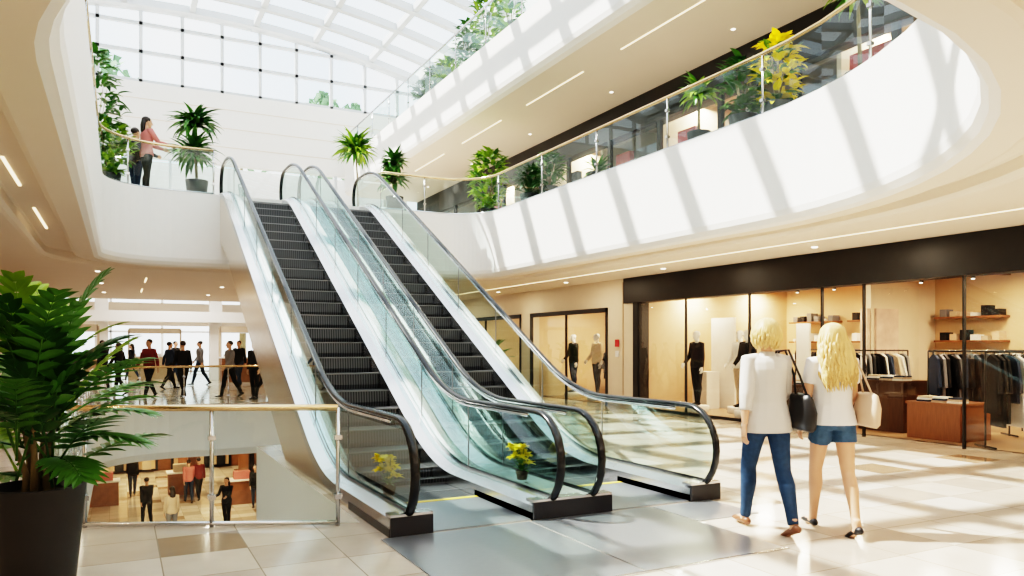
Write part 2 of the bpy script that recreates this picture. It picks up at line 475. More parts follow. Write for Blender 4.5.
# ------------------------------------------------------------------ level 3 slab / walls
b = B()
ysl = [-9, 24]
pf = [(8.99, C2), (6.15, C2), (6.02, C2+.03), (5.93, C2+.10), (5.9, C2+.2), (5.9, 8.9), (6.05, 8.9), (6.05, Z3), (8.99, Z3)]
for i in range(len(pf)-1):
    b.strip([V((pf[i][0], y, pf[i][1])) for y in ysl], [V((pf[i+1][0], y, pf[i+1][1])) for y in ysl], 'warmwhite' if i == 0 else 'white')
b.build('balcony_slab')
b = B()
for y in range(-4, 22, 4):
    b.box(6.9, 6.925, y, y+2.6, C2-.012, C2-.001, 'strip'); b.box(8.2, 8.26, y+.8, y+.86, C2-.01, C2-.001, 'downl')
b.build('soffit_light_fixtures')
railing('balcony_railing', [(5.98, y) for y in (-8, 0, 8, 16, 23.8)], 8.9, 1.02, postgap=1.9, rail='steel')

b = B()
b.box(XR, XR+.3, 8.85, 10.1, 0, C1, 'cream'); b.box(XR, XR+.3, 14.2, 14.8, 0, 2.499, 'cream'); b.box(XR, XR+.3, 20.001, 24, 0, C1, 'cream')
b.box(XR, XR+.3, 10.101, 20.0, 2.5, C1, 'cream')
b.box(XR, XR+.3, -9, -5.5, 0, C1, 'cream')
b.box(XR-.03, XR+.3, 8.8, 9.0, 0, 2.56, 'black')
b.box(XR-.06, XR+.3, -5.5, 9.35, 2.56, C1-.005, 'black')
b.box(XR-.02, XR, 9.42, 9.44, 0, 3.1, 'shopback')
b.box(XR, XR+.3, -9, 24, C1, Z2, 'white')
b.box(XR-.05, XR-.0, 9.6, 9.72, 1.5, 1.68, 'redsign'); b.box(XR-.04, XR-.0, 9.6, 9.72, 1.25, 1.4, 'whitecloth')
b.build('wall_right')
b = B(); b.box(XR-.02, XR-.001, 9.02, 10.08, 0, .1, 'shopback'); b.box(XR-.02, XR-.001, 20.02, 24, 0, .1, 'shopback'); b.build('baseboard_right')
b = B()
for y in (8.75, 7.1, 5.2, 3.45, 2.6, 0.9, -1.2, -3.3, -5.4): b.box(XR-.02, XR+.04, y-.012, y+.012, 0, 2.56, 'black')
b.box(XR-.02, XR+.04, 3.45, 8.75, 0, .06, 'black')
b.add([(XR+.01, 3.45, .05), (XR+.01, 8.75, .05), (XR+.01, 8.75, 2.56), (XR+.01, 3.45, 2.56)], [(0, 1, 2, 3)], 'storeglass')
b.add([(XR+.01, -5.4, .05), (XR+.01, .9, .05), (XR+.01, .9, 2.56), (XR+.01, -5.4, 2.56)], [(0, 1, 2, 3)], 'storeglass')
b.add([(XR-.0, 2.62, .05), (XR+1.0, 2.3, .05), (XR+1.0, 2.3, 2.5), (XR-.0, 2.62, 2.5)], [(0, 1, 2, 3)], 'storeglass')
for (y0, y1) in ((10.1, 14.2), (14.8, 20.0)):
    b.box(XR-.03, XR+.05, y0, y0+.08, 0, 2.5, 'black'); b.box(XR-.03, XR+.05, y1-.08, y1, 0, 2.5, 'black'); b.box(XR-.03, XR+.05, y0, y1, 2.38, 2.5, 'black')
    b.box(XR-.02, XR+.04, (y0+y1)/2-.02, (y0+y1)/2+.02, 0, 2.5, 'black')
    b.add([(XR+.01, y0, .05), (XR+.01, y1, .05), (XR+.01, y1, 2.4), (XR+.01, y0, 2.4)], [(0, 1, 2, 3)], 'storeglass')
b.build('shopfront_glazing')

b = B()
def room(x0, x1, y0, y1, z0, z1, wall, back, floor, ceil):
    b.add([(x1, y0, z0), (x1, y1, z0), (x1, y1, z1), (x1, y0, z1)], [(0, 1, 2, 3)], back)
    b.add([(x0, y0, z0), (x1, y0, z0), (x1, y0, z1), (x0, y0, z1)], [(0, 1, 2, 3)], wall)
    b.add([(x0, y1, z0), (x1, y1, z0), (x1, y1, z1), (x0, y1, z1)], [(0, 1, 2, 3)], wall)
    b.add([(x0, y0, z0+.01), (x1, y0, z0+.01), (x1, y1, z0+.01), (x0, y1, z0+.01)], [(0, 1, 2, 3)], floor)
    b.add([(x0, y0, z1), (x1, y0, z1), (x1, y1, z1), (x0, y1, z1)], [(0, 1, 2, 3)], ceil)
room(9.3, 13.9, -5.5, 8.8, 0, 3.1, 'shopwall', 'shopwall', 'woodfloor', 'shopback')
room(9.3, 13.0, 10.1, 14.2, 0, 3.0, 'shopwall', 'shopwall', 'woodfloor', 'warmwhite')
room(9.3, 13.0, 14.8, 20., 0, 3.0, 'shopwall', 'shopwall', 'tile', 'warmwhite')
room(9.31, 12.0, -5, 23.9, Z2, 7.4, 'shopback', 'shopback', 'woodfloor', 'shopback')
room(9.31, 12.0, -5, 23.9, Z3, 12., 'white', 'white', 'woodfloor', 'white')
b.box(11.8, 13.9, 4.6, 4.8, 0, 3.1, 'cream'); b.box(13.2, 13.85, -4, -.6, .01, 2.2, 'wood')
calm = ['whitecloth', 'tan', 'blackcloth', 'beigecloth', 'greycloth']
for z in (.5, 1.0, 1.5, 2.0):
    b.box(13.05, 13.2, -4, -.6, z, z+.03, 'brass')
    for k in range(10): b.box(13.06, 13.18, -3.9+.33*k, -3.72+.33*k, z+.03, z+.03+random.uniform(.1, .3), random.choice(calm))
for y0 in (-.3, 3.0, 5.2, 7.0):
    for z in (.6, 1.1, 1.6, 2.1):
        b.box(13.55, 13.88, y0, y0+1.4, z, z+.04, 'wood')
        for k in range(6): b.box(13.6, 13.85, y0+.06+.22*k, y0+.20+.22*k, z+.04, z+.04+random.uniform(.06, .22), random.choice(calm))
b.box(13.7, 13.8, 1.3, 2.5, 1.0, 2.4, 'poster'); b.box(11.7, 11.79, 4.62, 4.78, .9, 2.3, 'poster')
b.box(11.9, 12.6, 4.55, 4.6, 1.2, 2.3, 'poster')
b.box(10.9, 10.95, 7.6, 8.4, .01, 2.2, 'whitecloth'); b.box(10.9, 10.95, 5.4, 5.75, .01, 2.0, 'whitecloth'); b.box(10.4, 10.8, 8.0, 8.5, .01, .9, 'whitecloth')
for x in (10.3, 11.8, 13.0):
    b.box(x, x+.04, -5, 8.5, 3.0, 3.04, 'black')
    for i in range(12):
        yy = -4.5+i*1.1
        b.tube([(x+.02, yy, 3.0), (x+.02, yy+.01, 2.93), (x-.02, yy, 2.85)], [.03, .035, .04], 'black', 8)
        b.lathe([(.001, 2.845), (.032, 2.845), (.034, 2.86)], (x-.02, yy, 0), 'downl', 8)
for y in (-3, 0, 3, 6): b.box(9.3, 13.9, y, y+.12, 2.95, 3.1, 'wood')
for y in (11, 12.2, 13.4, 15.6, 17.2, 18.8):
    for x in (10.2, 11.6): b.lathe([(.001, 2.93), (.05, 2.93), (.055, 2.99)], (x, y, 0), 'downl', 8)
for y in (10.6, 12.0, 15.4, 17.5):
    b.box(12.6, 12.95, y, y+1.1, .3, 2.3, 'wood')
    for z in (.6, 1.1, 1.6):
        for k in range(4): b.box(12.5, 12.6, y+.06+.26*k, y+.24+.26*k, z, z+.25, random.choice(calm))
ru = random.Random(21)
for y in (-4, -1.5, 1, 3.5, 6, 8.5, 11, 13.5, 16, 18.5, 21):
    b.box(9.32, 12, y+2.3, y+2.4, Z2, 7.4, 'cream')
    b.box(11.5, 11.95, y+.2, y+2.1, Z2, Z2+2.3, ru.choice(['redsign', 'wood', 'darkwood', 'blackcloth', 'redsign']))
    for z in (.5, 1.0, 1.5, 1.95):
        for k in range(6): b.box(11.35, 11.5, y+.25+.3*k, y+.42+.3*k, Z2+z, Z2+z+ru.uniform(.15, .35), ru.choice(['whitecloth', 'tan', 'blackcloth', 'oxblood', 'blackcloth', 'navy', 'redsign']))
    b.box(9.7, 10.1, y+.3, y+1.3, Z2, Z2+ru.uniform(.9, 1.7), ru.choice(['oxblood', 'navy', 'darkwood', 'blackcloth', 'greycloth']))
    b.box(9.6, 9.75, y+1.5, y+2.1, Z2+.3, Z2+1.9, ru.choice(['redsign', 'blackcloth', 'oxblood', 'beigecloth', 'navy']))
b.box(9.4, 9.45, 2.0, 3.2, Z2+.9, Z2+2.0, 'redsign'); b.box(9.4, 9.45, .2, .9, Z2+.9, Z2+1.9, 'redsign')
b.build('shop_interior')

b = B()
b.box(XR-.05, XR+.3, -9, 24, 6.72, C2-.002, 'black')
for y in range(-8, 25, 2): b.box(XR-.04, XR+.05, y-.06, y+.06, Z2, 6.95, 'black')
b.box(XR-.04, XR+.05, -9, 24, Z2, Z2+.12, 'black')
b.add([(XR+.02, -9, Z2), (XR+.02, 24, Z2), (XR+.02, 24, 6.95), (XR+.02, -9, 6.95)], [(0, 1, 2, 3)], 'storeglass')
b.box(XR-.0, XR+.3, -9, 24, C2, Z3, 'white')
b.box(XR-.02, XR+.3, -9, 24, 11.6, 12.4, 'white')
for y in range(-8, 25, 2): b.box(XR-.02, XR+.3, y-.25, y+.25, Z3, 11.6, 'white')
b.add([(XR+.02, -9, Z3), (XR+.02, 24, Z3), (XR+.02, 24, 11.6), (XR+.02, -9, 11.6)], [(0, 1, 2, 3)], 'storeglass')
b.build('wall_right_upper')

b = B()
b.box(XL-.3, XL, -9, 40, 0, Z2, 'cream')
for y0 in (4.5, 9.5, 14.5, 19.5):
    b.box(XL, XL+.05, y0, y0+4.2, 0, 2.6, 'black'); b.box(XL+.05, XL+.06, y0+.1, y0+4.1, .1, 2.3, 'wood')
b.box(-8.8, -8.5, -9, 24, Z2, 12.7, 'white')
b.build('wall_left')
b = B(); b.box(-8.8, 14, -9.3, -9, 0, 12.7, 'white'); b.build('wall_back')

AX, AH, ZS, HP = .25, 8.75, 12.5, 1.15
def arch(x): return ZS+HP*(1-((x-AX)/AH)**2)
b = B()
b.box(-8.8, 9.3, 24, 24.3, C1, 5.0, 'white'); 
b.box(-8.8, 9.3, 24, 24.3, 8.25, 10.9, 'white')
for z in (8.9, 9.6, 10.3): b.box(-8.5, 9, 23.985, 24, z, z+.02, 'cream')
for x in (-6.5, -4.5, -2.5, -.5, 1.5, 3.5, 5.5, 7.5):
    b.box(x, x+.1, 23.98, 24.05, 5.0, 8.25, 'roofwhite')
b.add([(-8.8, 24.1, 5), (9.3, 24.1, 5), (9.3, 24.1, 8.25), (-8.8, 24.1, 8.25)], [(0, 1, 2, 3)], 'storeglass')
b.box(-8.8, 9.3, 26.2, 26.3, 4.9, 8.6, 'roofwhite')
b.build('wall_end')
b = B()
nx = 40
xs = [-8.5+17.5*i/nx for i in range(nx+1)]
b.strip([V((x, 24.15, 10.9)) for x in xs], [V((x, 24.15, arch(x))) for x in xs], 'roofglass')
k = -8.2
while k < 9:
    b.box(k-.06, k+.06, 24.05, 24.2, 10.9, arch(k), 'roofwhite'); k += 1.36
for z in (10.95, 12.0, 13.0):
    X = [x for x in xs if arch(x) > z]
    b.box(X[0], X[-1], 24.05, 24.2, z-.06, z+.06, 'roofwhite')
b.tube([V((x, 24.1, arch(x))) for x in xs], .18, 'roofwhite', 6, ref=(0, 1, 0))
b.build('window_end')
b = B()
y = -8.8
while y < 24:
    w = .13
    b.strip([V((x, y-w, arch(x))) for x in xs], [V((x, y+w, arch(x))) for x in xs], 'roofwhite')
    b.strip([V((x, y-w, arch(x)-.25)) for x in xs], [V((x, y+w, arch(x)-.25)) for x in xs], 'roofwhite')
    b.strip([V((x, y-w, arch(x)-.25)) for x in xs], [V((x, y-w, arch(x))) for x in xs], 'roofwhite')
    b.strip([V((x, y+w, arch(x)-.25)) for x in xs], [V((x, y+w, arch(x))) for x in xs], 'roofwhite')
    y += 1.7
for i in range(0, nx+1, 5):
    x = xs[i]; w = .10
    b.box(x-w, x+w, -9, 24, arch(x)-.2, arch(x)+.02, 'roofwhite')
b.strip([V((x, -9, arch(x)+.03)) for x in xs], [V((x, 24.1, arch(x)+.03)) for x in xs], 'roofglass')
b.box(-8.8, -8.4, -9, 24.2, 12.4, 12.75, 'white'); b.box(8.8, 9.3, -9, 24.2, 12.4, 12.75, 'white')
b.build('skylight')

b = B()
b.box(XL, 14, 24.3, 40, 4.9, 5.0, 'white')
b.box(XL, 14, 29.5, 30, 2.55, 3.0, 'white')
b.box(XL, 14, 34.5, 35, 2.5, 3.6, 'warmwhite')
for x in (-3, 1.5, 6): b.box(x, x+.5, 30.2, 30.7, 0, 5, 'white')
b.build('hall_beam')
b = B()
for x in (-4.9, -2.5, 0, 2.5, 5, 7.5, 10): b.box(x-.06, x+.06, 39.8, 40, 0, 4.9, 'roofwhite')
for z in (.1, 2.3, 3.6, 4.85): b.box(XL, 14, 39.8, 40, z-.05, z+.05, 'roofwhite')
b.add([(XL, 39.9, 0), (14, 39.9, 0), (14, 39.9, 4.9), (XL, 39.9, 4.9)], [(0, 1, 2, 3)], 'storeglass')
b.build('window_hall')
b = B()
b.box(4.5, 4.7, 21, 30, 0, 3.1, 'cream'); b.box(4.4, 4.5, 22, 28, .1, 2.4, 'shopwall')
b.build('wall_hall')
for (x, y, w, m) in ((-3.6, 27, 1.6, 'shopback'), (2.6, 28, 1.8, 'wood'), (-.6, 33, 2.2, 'shopwall')):
    b = B(); b.box(-w/2, w/2, -.4, .4, 0, 1.0, m); b.box(-w/2-.05, w/2+.05, -.45, .45, 1.0, 1.05, 'whitecloth')
    for s in (-1, 1): b.box(s*w/2-.04, s*w/2+.04, .3, .38, 0, 2.3, 'beigecloth')
    b.box(-w/2, w/2, .3, .38, 2.1, 2.35, 'beigecloth')
    for k in range(4): b.box(-w/2+.1+.35*k, -w/2+.3+.35*k, -.2, .1, 1.05, 1.05+.12+.06*(k % 3), random.choice(['tan', 'oxblood', 'whitecloth', 'navy']))
    b.build('kiosk', loc=(x, y, 0))
b = B(); b.box(-60, 60, 40.2, 90, -6, -5.5, 'greycloth'); b.build('ground_outside')
rt = random.Random(12)
for (x, y, h) in ((10, 45, 15.4), (-3, 44, 15.8), (13, 48, 16), (-7, 47, 17), (5.5, 50, 15.5)):
    b = B(); b.tube([(0, 0, -5.5), (.1, 0, 4), (0, .1, h)], [.3, .22, .1], 'stem', 8)
    for i in range(260):
        u = rt.uniform(0, 6.28); q = rt.random(); rr = 2.6*math.sqrt(rt.random())*math.sin(math.pi*min(.98, q*.9+.08))
        c = V((rr*math.cos(u), rr*math.sin(u), h-3+q*6))
        d1 = V((rt.uniform(-1, 1), rt.uniform(-1, 1), rt.uniform(-1, 1))).normalized()*.35; d2 = V((rt.uniform(-1, 1), rt.uniform(-1, 1), rt.uniform(-1, 1))).normalized()*.3
        b.add([c-d1, c+d2, c+d1, c-d2], [(0, 1, 2, 3)], 'tree')
    b.build('tree', loc=(x, y, 0))

# ------------------------------------------------------------------ plants
def strap(b, base, az, el, L, w, droop, mat, seg=6):
    p = V(base); out_l = []; out_r = []; mid = []
    h = V((math.cos(az), math.sin(az), 0)); side = V((-math.sin(az), math.cos(az), 0))
    e = el
    for i in range(seg+1):
        t = i/seg
        ww = w*math.sin(math.pi*min(1, .12+.88*t)**.75)*.5 if t < 1 else .001
        up = V((0, 0, 1))*math.cos(e)-h*math.sin(e)
        mid.append(p.copy()); out_l.append(p+side*ww+up*ww*.3); out_r.append(p-side*ww+up*ww*.3)
        p = p+(h*math.cos(e)+V((0, 0, 1))*math.sin(e))*(L/seg); e -= droop/seg
    b.strip(out_l, mid, mat, True); b.strip(mid, out_r, mat, True)

def frond(b, base, az, el, L, droop, mat, nl=11, lw=.055, ll=.26, start=.38):
    p = V(base); h = V((math.cos(az), math.sin(az), 0)); e = el; pts = []
    seg = 14
    for i in range(seg+1):
        pts.append((p.copy(), e)); p = p+(h*math.cos(e)+V((0, 0, 1))*math.sin(e))*(L/seg); e -= droop*(i/seg)*2/seg
    b.tube([q for q, _ in pts], [.009*(1-.75*i/seg) for i in range(seg+1)], mat, 5)
    side = V((-math.sin(az), math.cos(az), 0))
    for k in range(nl):
        t = start+(1-start)*k/(nl-1); f = t*seg; i = min(seg-1, int(f)); q = pts[i][0].lerp(pts[i+1][0], f-i); e = pts[i][1]
        fw = h*math.cos(e)+V((0, 0, 1))*math.sin(e)
        lenk = ll*(.55+.6*math.sin(math.pi*(k+1)/(nl+1)))*(1 if k < nl-1 else .8)
        for s in (-1, 1):
            sp = .95-.55*(k/nl)
            d = (fw*(1-sp*.6)+side*s*sp+V((0, 0, .12))).normalized()
            wv = (fw-d*fw.dot(d)).normalized()
            A = []; C = []; Bm = []
            for j in range(6):
                u = j/5; c = q+d*lenk*u+V((0, 0, -1))*(lenk*.25*u*u); ww = lw*.5*math.sin(math.pi*(.1+.9*u)**.8) if j < 5 else .001
                A.append(c+wv*ww); C.append(c-wv*ww); Bm.append(c+V((0, 0, -.25*ww)))
            b.strip(A, Bm, mat, True); b.strip(Bm, C, mat, True)

def pot(b, r, h, mat='pot'):
    b.lathe([(.001, 0), (r*.72, 0), (r*.76, .02), (r, h), (r*1.0, h+.01), (r*.93, h+.01), (r*.9, h-.05), (.001, h-.05)], (0, 0, 0), mat, 28)
    b.lathe([(.001, h-.04), (r*.9, h-.045)], (0, 0, 0), 'soil', 20)

b = B(); pot(b, .26, .67)
rnd = random.Random(3)
canes = []
for i in range(6):
    a = i*1.05+.3; ht = [1.18, .98, 1.08, .9, 1.12, .85][i]
    tip = V((.11*math.cos(a), .11*math.sin(a), ht))
    b.tube([(.07*math.cos(a), .07*math.sin(a), .6), (.06*math.cos(a), .06*math.sin(a), (.6+ht)/2), tip], [.022, .019, .014], 'stem', 7); canes.append(tip)
for i in range(42):
    c = canes[i % 6]; az = i*2.399+rnd.uniform(-.3, .3)
    lay = i//6
    el = [1.45, 1.2, .95, .7, .45, .2, 1.3][lay]+rnd.uniform(-.12, .12)
    L = [.90, .90, .88, .82, .74, .62, .8][lay]*rnd.uniform(.85, 1.05)
    frond(b, c-V((0, 0, .03*lay)), az, el, L, rnd.uniform(.5, .9), rnd.choice(['leaf', 'leaf', 'leafd', 'leafl', 'leaf']), nl=9, lw=.062, ll=.20, start=.36)
b.build('potted_palm', loc=(-2.5, -.6, 0))

def shrub(name, loc, h, ph=.45, pr=.2, mats=('leaf', 'leafd'), n=40, L=.5, w=.06, trunk=True, crowns=1, seed=0, potmat='pot'):
    b = B(); pot(b, pr, ph, potmat); r = random.Random(seed+int(loc[1]*10))
    for c in range(crowns):
        top = h-L*.75 if crowns == 1 else ph+(h-L*.6-ph)*(c+1)/crowns
        ox, oy = r.uniform(-.06, .06), r.uniform(-.06, .06)
        if trunk: b.tube([(0, 0, ph-.05), (ox*.5, oy*.5, (ph+top)/2), (ox, oy, top)], [.03, .025, .02], 'stem', 7)
        for i in range(n):
            az = i*2.399+r.uniform(-.3, .3); el = r.uniform(-.2, 1.4)
            strap(b, (ox, oy, top-r.uniform(0, .25)*L if trunk else ph), az, el, L*r.uniform(.7, 1.1), w, r.uniform(.5, 1.7), r.choice(mats), 5)
    return b.build(name, loc=loc)
def bush(name, loc, h, pr=.22, ph=.4, mats=('leaf', 'leafl'), n=170, seed=1, rx=.35):
    b = B(); pot(b, pr, ph); r = random.Random(seed+int(loc[1]*7))
    for i in range(8):
        a = i*.8; b.tube([(0, 0, ph-.04), (.5*rx*math.cos(a), .5*rx*math.sin(a), ph+(h-ph)*.7)], [.012, .005], 'stem', 5)
    for i in range(n):
        u = r.uniform(0, 2*math.pi); z = r.uniform(0, 1); rr = rx*math.sqrt(max(.05, 1-(2*z-1)**2))*r.uniform(.5, 1)
        p = (rr*math.cos(u), rr*math.sin(u), ph+z*(h-ph-.08))
        strap(b, p, u+r.uniform(-.6, .6), r.uniform(-.3, 1.0), r.uniform(.16, .30), .12, r.uniform(.3, 1.2), r.choice(mats), 4)
    return b.build(name, loc=loc)
U = Z2+.01
shrub('potted_dracaena', (-.55, 12.1, U), 2.2, .5, .24, n=90, L=.66, w=.13, crowns=2, seed=2)
bush('potted_shrub', (-2.6, 12.2, U), 3.1, n=420, rx=.6, mats=('leaf', 'leafd', 'leaf'))
bush('potted_shrub', (-2.25, 11.7, U), 1.5, n=240, rx=.42, mats=('leafl', 'leaf'))
shrub('potted_dracaena', (4.2, 16.0, U), 3.3, .5, .28, mats=('leafl', 'leaf'), n=150, L=.8, w=.13, seed=5)
shrub('potted_dracaena', (4.0, 12.1, U), 1.75, .55, .22, mats=('leafd', 'leaf'), n=70, L=.5, w=.15, crowns=2, seed=6)
bush('potted_fern', (6.45, 11.8, U), 2.0, n=380, rx=.45, mats=('leafl', 'leaf', 'leafl'))
bush('potted_shrub', (6.45, 8.7, U), 1.2, n=160, rx=.3, mats=('leafd', 'leaf'))
bush('potted_shrub', (6.45, 9.6, U), 1.1, n=160, rx=.3, mats=('leafd', 'leafd'))
shrub('potted_dracaena', (6.5, 6.9, U), 1.2, .35, .2, mats=('leaf', 'leafd'), n=44, L=.45, w=.1, trunk=False, seed=8)
shrub('potted_dracaena', (6.5, 3.8, U), 1.4, .4, .2, mats=('leaf', 'leafl'), n=60, L=.45, w=.1, seed=9)
bush('potted_croton', (6.5, 2.8, U), 1.35, n=150, rx=.26, mats=('leaf', 'leafd'))
bush('potted_croton', (6.5, 2.1, U), 1.4, n=170, rx=.26, mats=('leafy', 'leafy', 'leafy', 'leaf'))
shrub('potted_dracaena', (6.5, .7, U), 1.9, .4, .2, mats=('leafl', 'leaf'), n=60, L=.5, w=.08, seed=11)
for i, (y, h) in enumerate(((15.6, 1.2), (14.6, 1.1), (13.2, 1.7), (11.9, 2.0), (16.6, 1.1), (10.6, 1.5))):
    bush('potted_shrub', (6.45, y, Z3+.01), h, n=150, rx=.3, mats=('leaf', 'leafl') if i % 2 else ('leafd', 'leaf'), seed=i)
frb = B(); pot(frb, .25, .5)
r5 = random.Random(5)
for i in range(22): frond(frb, (0, 0, .45), i*2.4, r5.uniform(.9, 1.45), r5.uniform(.9, 1.4), r5.uniform(.8, 1.3), 'leaf', nl=12, lw=.07, ll=.28)
frb.build('potted_palm', loc=(7.4, 14.0, 0))
def flowers(loc):
    b = B(); r = random.Random(4)
    b.lathe([(.001, 0), (.05, 0), (.065, .09), (.055, .09), (.001, .08)], (0, 0, 0), 'soil', 12)
    for i in range(10): strap(b, (0, 0, .08), i*2.4, r.uniform(.3, 1.2), r.uniform(.1, .16), .03, .8, 'leaf', 3)
    for i in range(26):
        u = r.uniform(0, 6.28); c = V((r.uniform(-.09, .09), r.uniform(-.09, .09), .13+r.uniform(0, .2)))
        b.tube([(0, 0, .08), c], .003, 'leaf', 4)
        for k in range(6): strap(b, c, u+k*1.05, r.uniform(-.1, .9), .065, .055, .5, 'leafy', 3)
    return b.build('flower_pot', loc=loc)
flowers((.085, .55, .19)); flowers((1.54, .75, .178))

# ------------------------------------------------------------------ people
def skel(P):
    H = .93; S = {}
    for s, k in ((-1, 'L'), (1, 'R')):
        a, kn, fp = P['leg'+k]
        hip = V((s*.088, 0, H)); kne = hip+.43*V((s*.0, math.sin(a), -math.cos(a)))
        ank = kne+.42*V((-s*.03, math.sin(a-kn), -math.cos(a-kn)))
        td = V((0, math.cos(fp), math.sin(fp))); dn = V((0, math.sin(fp), -math.cos(fp)))
        S['hip'+k] = hip; S['knee'+k] = kne; S['ank'+k] = ank
        S['heel'+k] = ank-td*.045+dn*.055; S['ball'+k] = ank+td*.10+dn*.062; S['toe'+k] = ank+td*.165+dn*.066
        a, ab, e, inn = P['arm'+k]
        sh = V((s*.162, 0, 1.405)); ud = V((s*math.sin(ab), math.sin(a), -math.cos(a))).normalized()
        fd = V((s*math.sin(ab-inn), math.sin(a+e), -math.cos(a+e))).normalized()
        S['sh'+k] = sh; S['el'+k] = sh+ud*.285; S['wr'+k] = S['el'+k]+fd*.245; S['fd'+k] = fd
    lo = min(S['heelL'].z, S['heelR'].z, S['ballL'].z, S['ballR'].z)-.022
    return S, -lo

def legs(b, S, g, mat, z1=1., n=12, upto=1.0):
    for k in 'LR':
        h, kn, an = S['hip'+k], S['knee'+k], S['ank'+k]
        pts = [h+V((0, -.005, .04)), h.lerp(kn, .25)+V((0, -.005, 0)), h.lerp(kn, .6), kn, kn.lerp(an, .3)+V((0, -.018, 0)), kn.lerp(an, .7)+V((0, -.008, 0)), an+V((0, 0, -.01))]
        rr = [.084, .084, .068, .054, .056, .040, .034]
        if upto < 1:
            m = 3; pts = pts[:m]; pts[2] = h.lerp(kn, upto)
            rr = [.090, .092, .092]
        b.tube(pts, [r+g for r in rr], mat, n, ref=(0, 1, 0))
def torso(b, g, mat, z0=.86, z1=1.44, hem=None, n=16, fem=1, hw=.178):
    prof = [(.86, .13, .10), (.91, .168, .112), (.97, .165, .110), (1.06, .128, .090), (1.14, .126, .090), (1.24, .142, .105), (1.33, .158, .108), (1.39, .160, .090), (1.43, .115, .068), (1.46, .06, .055)]
    if not fem: prof = [(z, a*(1.0 if z < 1 else 1.1+(.12 if z > 1.2 else .08)), c*1.08) for z, a, c in prof]
    pr = [p for p in prof if z0-.001 <= p[0] <= z1+.001]
    if hem: pr = [(hem, hw, .125), (.90, hw, .122)]+[(z, a+(.012 if 1.0 < z < 1.2 else 0), c+(.01 if 1.0 < z < 1.2 else 0)) for z, a, c in pr if z > .92]
    b.tube([(0, -.005 if z < 1 else 0, z) for z, _, _ in pr], [(a+g, c+g) for _, a, c in pr], mat, n, ref=(0, 1, 0))
def arms(b, S, g, mat, full=True, frac=1., n=10):
    for k in 'LR':
        s, e, w = S['sh'+k], S['el'+k], S['wr'+k]
        sx = 1 if k == 'R' else -1
        pts = [V((sx*.10, 0, 1.40)), s+V((sx*.005, 0, .0)), s.lerp(e, .5), e]
        rr = [.052, .052, .043, .037]
        if full: pts += [e.lerp(w, .35), e.lerp(w, .7), w]; rr += [.038, .030, .024]
        elif frac < 1: pts = pts[:2]+[s.lerp(e, frac*.5), s.lerp(e, frac)]; rr = [.055, .058, .058, .056]
        b.tube(pts, [r+g for r in rr], mat, n)
def head(b, mat, yaw=0, n=14, det=True):
    R = Matrix.Rotation(yaw, 3, 'Z'); c = V((0, .01, 0))
    prof = [(1.495, .028, .03, .045), (1.515, .046, .052, .03), (1.55, .060, .075, .014), (1.59, .070, .088, .004), (1.63, .073, .093, 0), (1.665, .068, .086, -.005), (1.695, .046, .058, -.01), (1.71, .012, .015, -.012)]
    vs = []; m = len(prof)
    for z, rx, ry, oy in prof:
        for k in range(n):
            a = 2*math.pi*k/n; vs.append(c+R @ V((rx*math.cos(a), oy+ry*math.sin(a), z)))
    fs = [(i*n+k, i*n+(k+1) % n, (i+1)*n+(k+1) % n, (i+1)*n+k) for i in range(m-1) for k in range(n)]
    fs += [tuple(range(n))[::-1], tuple((m-1)*n+k for k in range(n))]
    b.add(vs, fs, mat, True)
    b.tube([(0, -.012, 1.40), (0, -.008, 1.47), (0, 0, 1.56)], [.056, .048, .05], mat, 12)
    if det:
        nb = [R @ V(p)+c for p in ((0, .088, 1.625), (0, .102, 1.60), (0, .112, 1.578), (0, .09, 1.57))]
        b.tube(nb, [.008, .010, .014, .008], mat, 6)
        for s in (-1, 1):
            b.tube([c+R @ V((s*.070, -.01, 1.62)), c+R @ V((s*.080, -.018, 1.605)), c+R @ V((s*.073, -.008, 1.575))], [.012, .014, .008], mat, 6)
def facebits(b, yaw=0):
    R = Matrix.Rotation(yaw, 3, 'Z'); c = V((0, .01, 0))
    for s in (-1, 1):
        b.ell(c+R @ V((s*.029, .079, 1.615)), (.012, .012, .007), 'whitecloth', 8, 6); b.ell(c+R @ V((s*.029, .087, 1.615)), (.005, .006, .005), 'blackcloth', 8, 6)
        b.tube([c+R @ V((s*.018, .092, 1.637)), c+R @ V((s*.043, .080, 1.637))], .0035, 'darkhair', 5)
    b.tube([c+R @ V((-.022, .079, 1.543)), c+R @ V((0, .088, 1.546)), c+R @ V((.022, .079, 1.543))], [.003, .007, .003], 'redcloth', 6)
def hands(b, S, mat):
    for k in 'LR':
        s = 1 if k == 'R' else -1
        W = S['wr'+k]; d = S['fd'+k]; inn = V((-s, 0, 0)); fw = V((0, 1, 0)); fw = (fw-d*fw.dot(d)).normalized()
        b.tube([W-d*.02, W+d*.01, W+d*.045, W+d*.08, W+d*.092], [(.022, .02), (.026, .018), (.038, .015), (.038, .014), (.032, .009)], mat, 10, ref=inn)
        for i in range(4):
            L = [.070, .078, .073, .058][i]; p0 = W+d*.082+fw*(.029-.0193*i)
            p1 = p0+d*L*.45+inn*.006; p2 = p1+(d*.85+inn*.5).normalized()*L*.32; p3 = p2+(d*.5+inn*.85).normalized()*L*.27
            b.tube([p0, p1, p2, p3], [.0092, .0088, .008, .006], mat, 7)
        t0 = W+d*.02+fw*.022; t1 = t0+fw*.024+d*.026+inn*.008; t2 = t1+fw*.006+d*.028+inn*.008
        b.tube([t0, t1, t2, t2+d*.018], [.013, .0115, .010, .007], mat, 7)
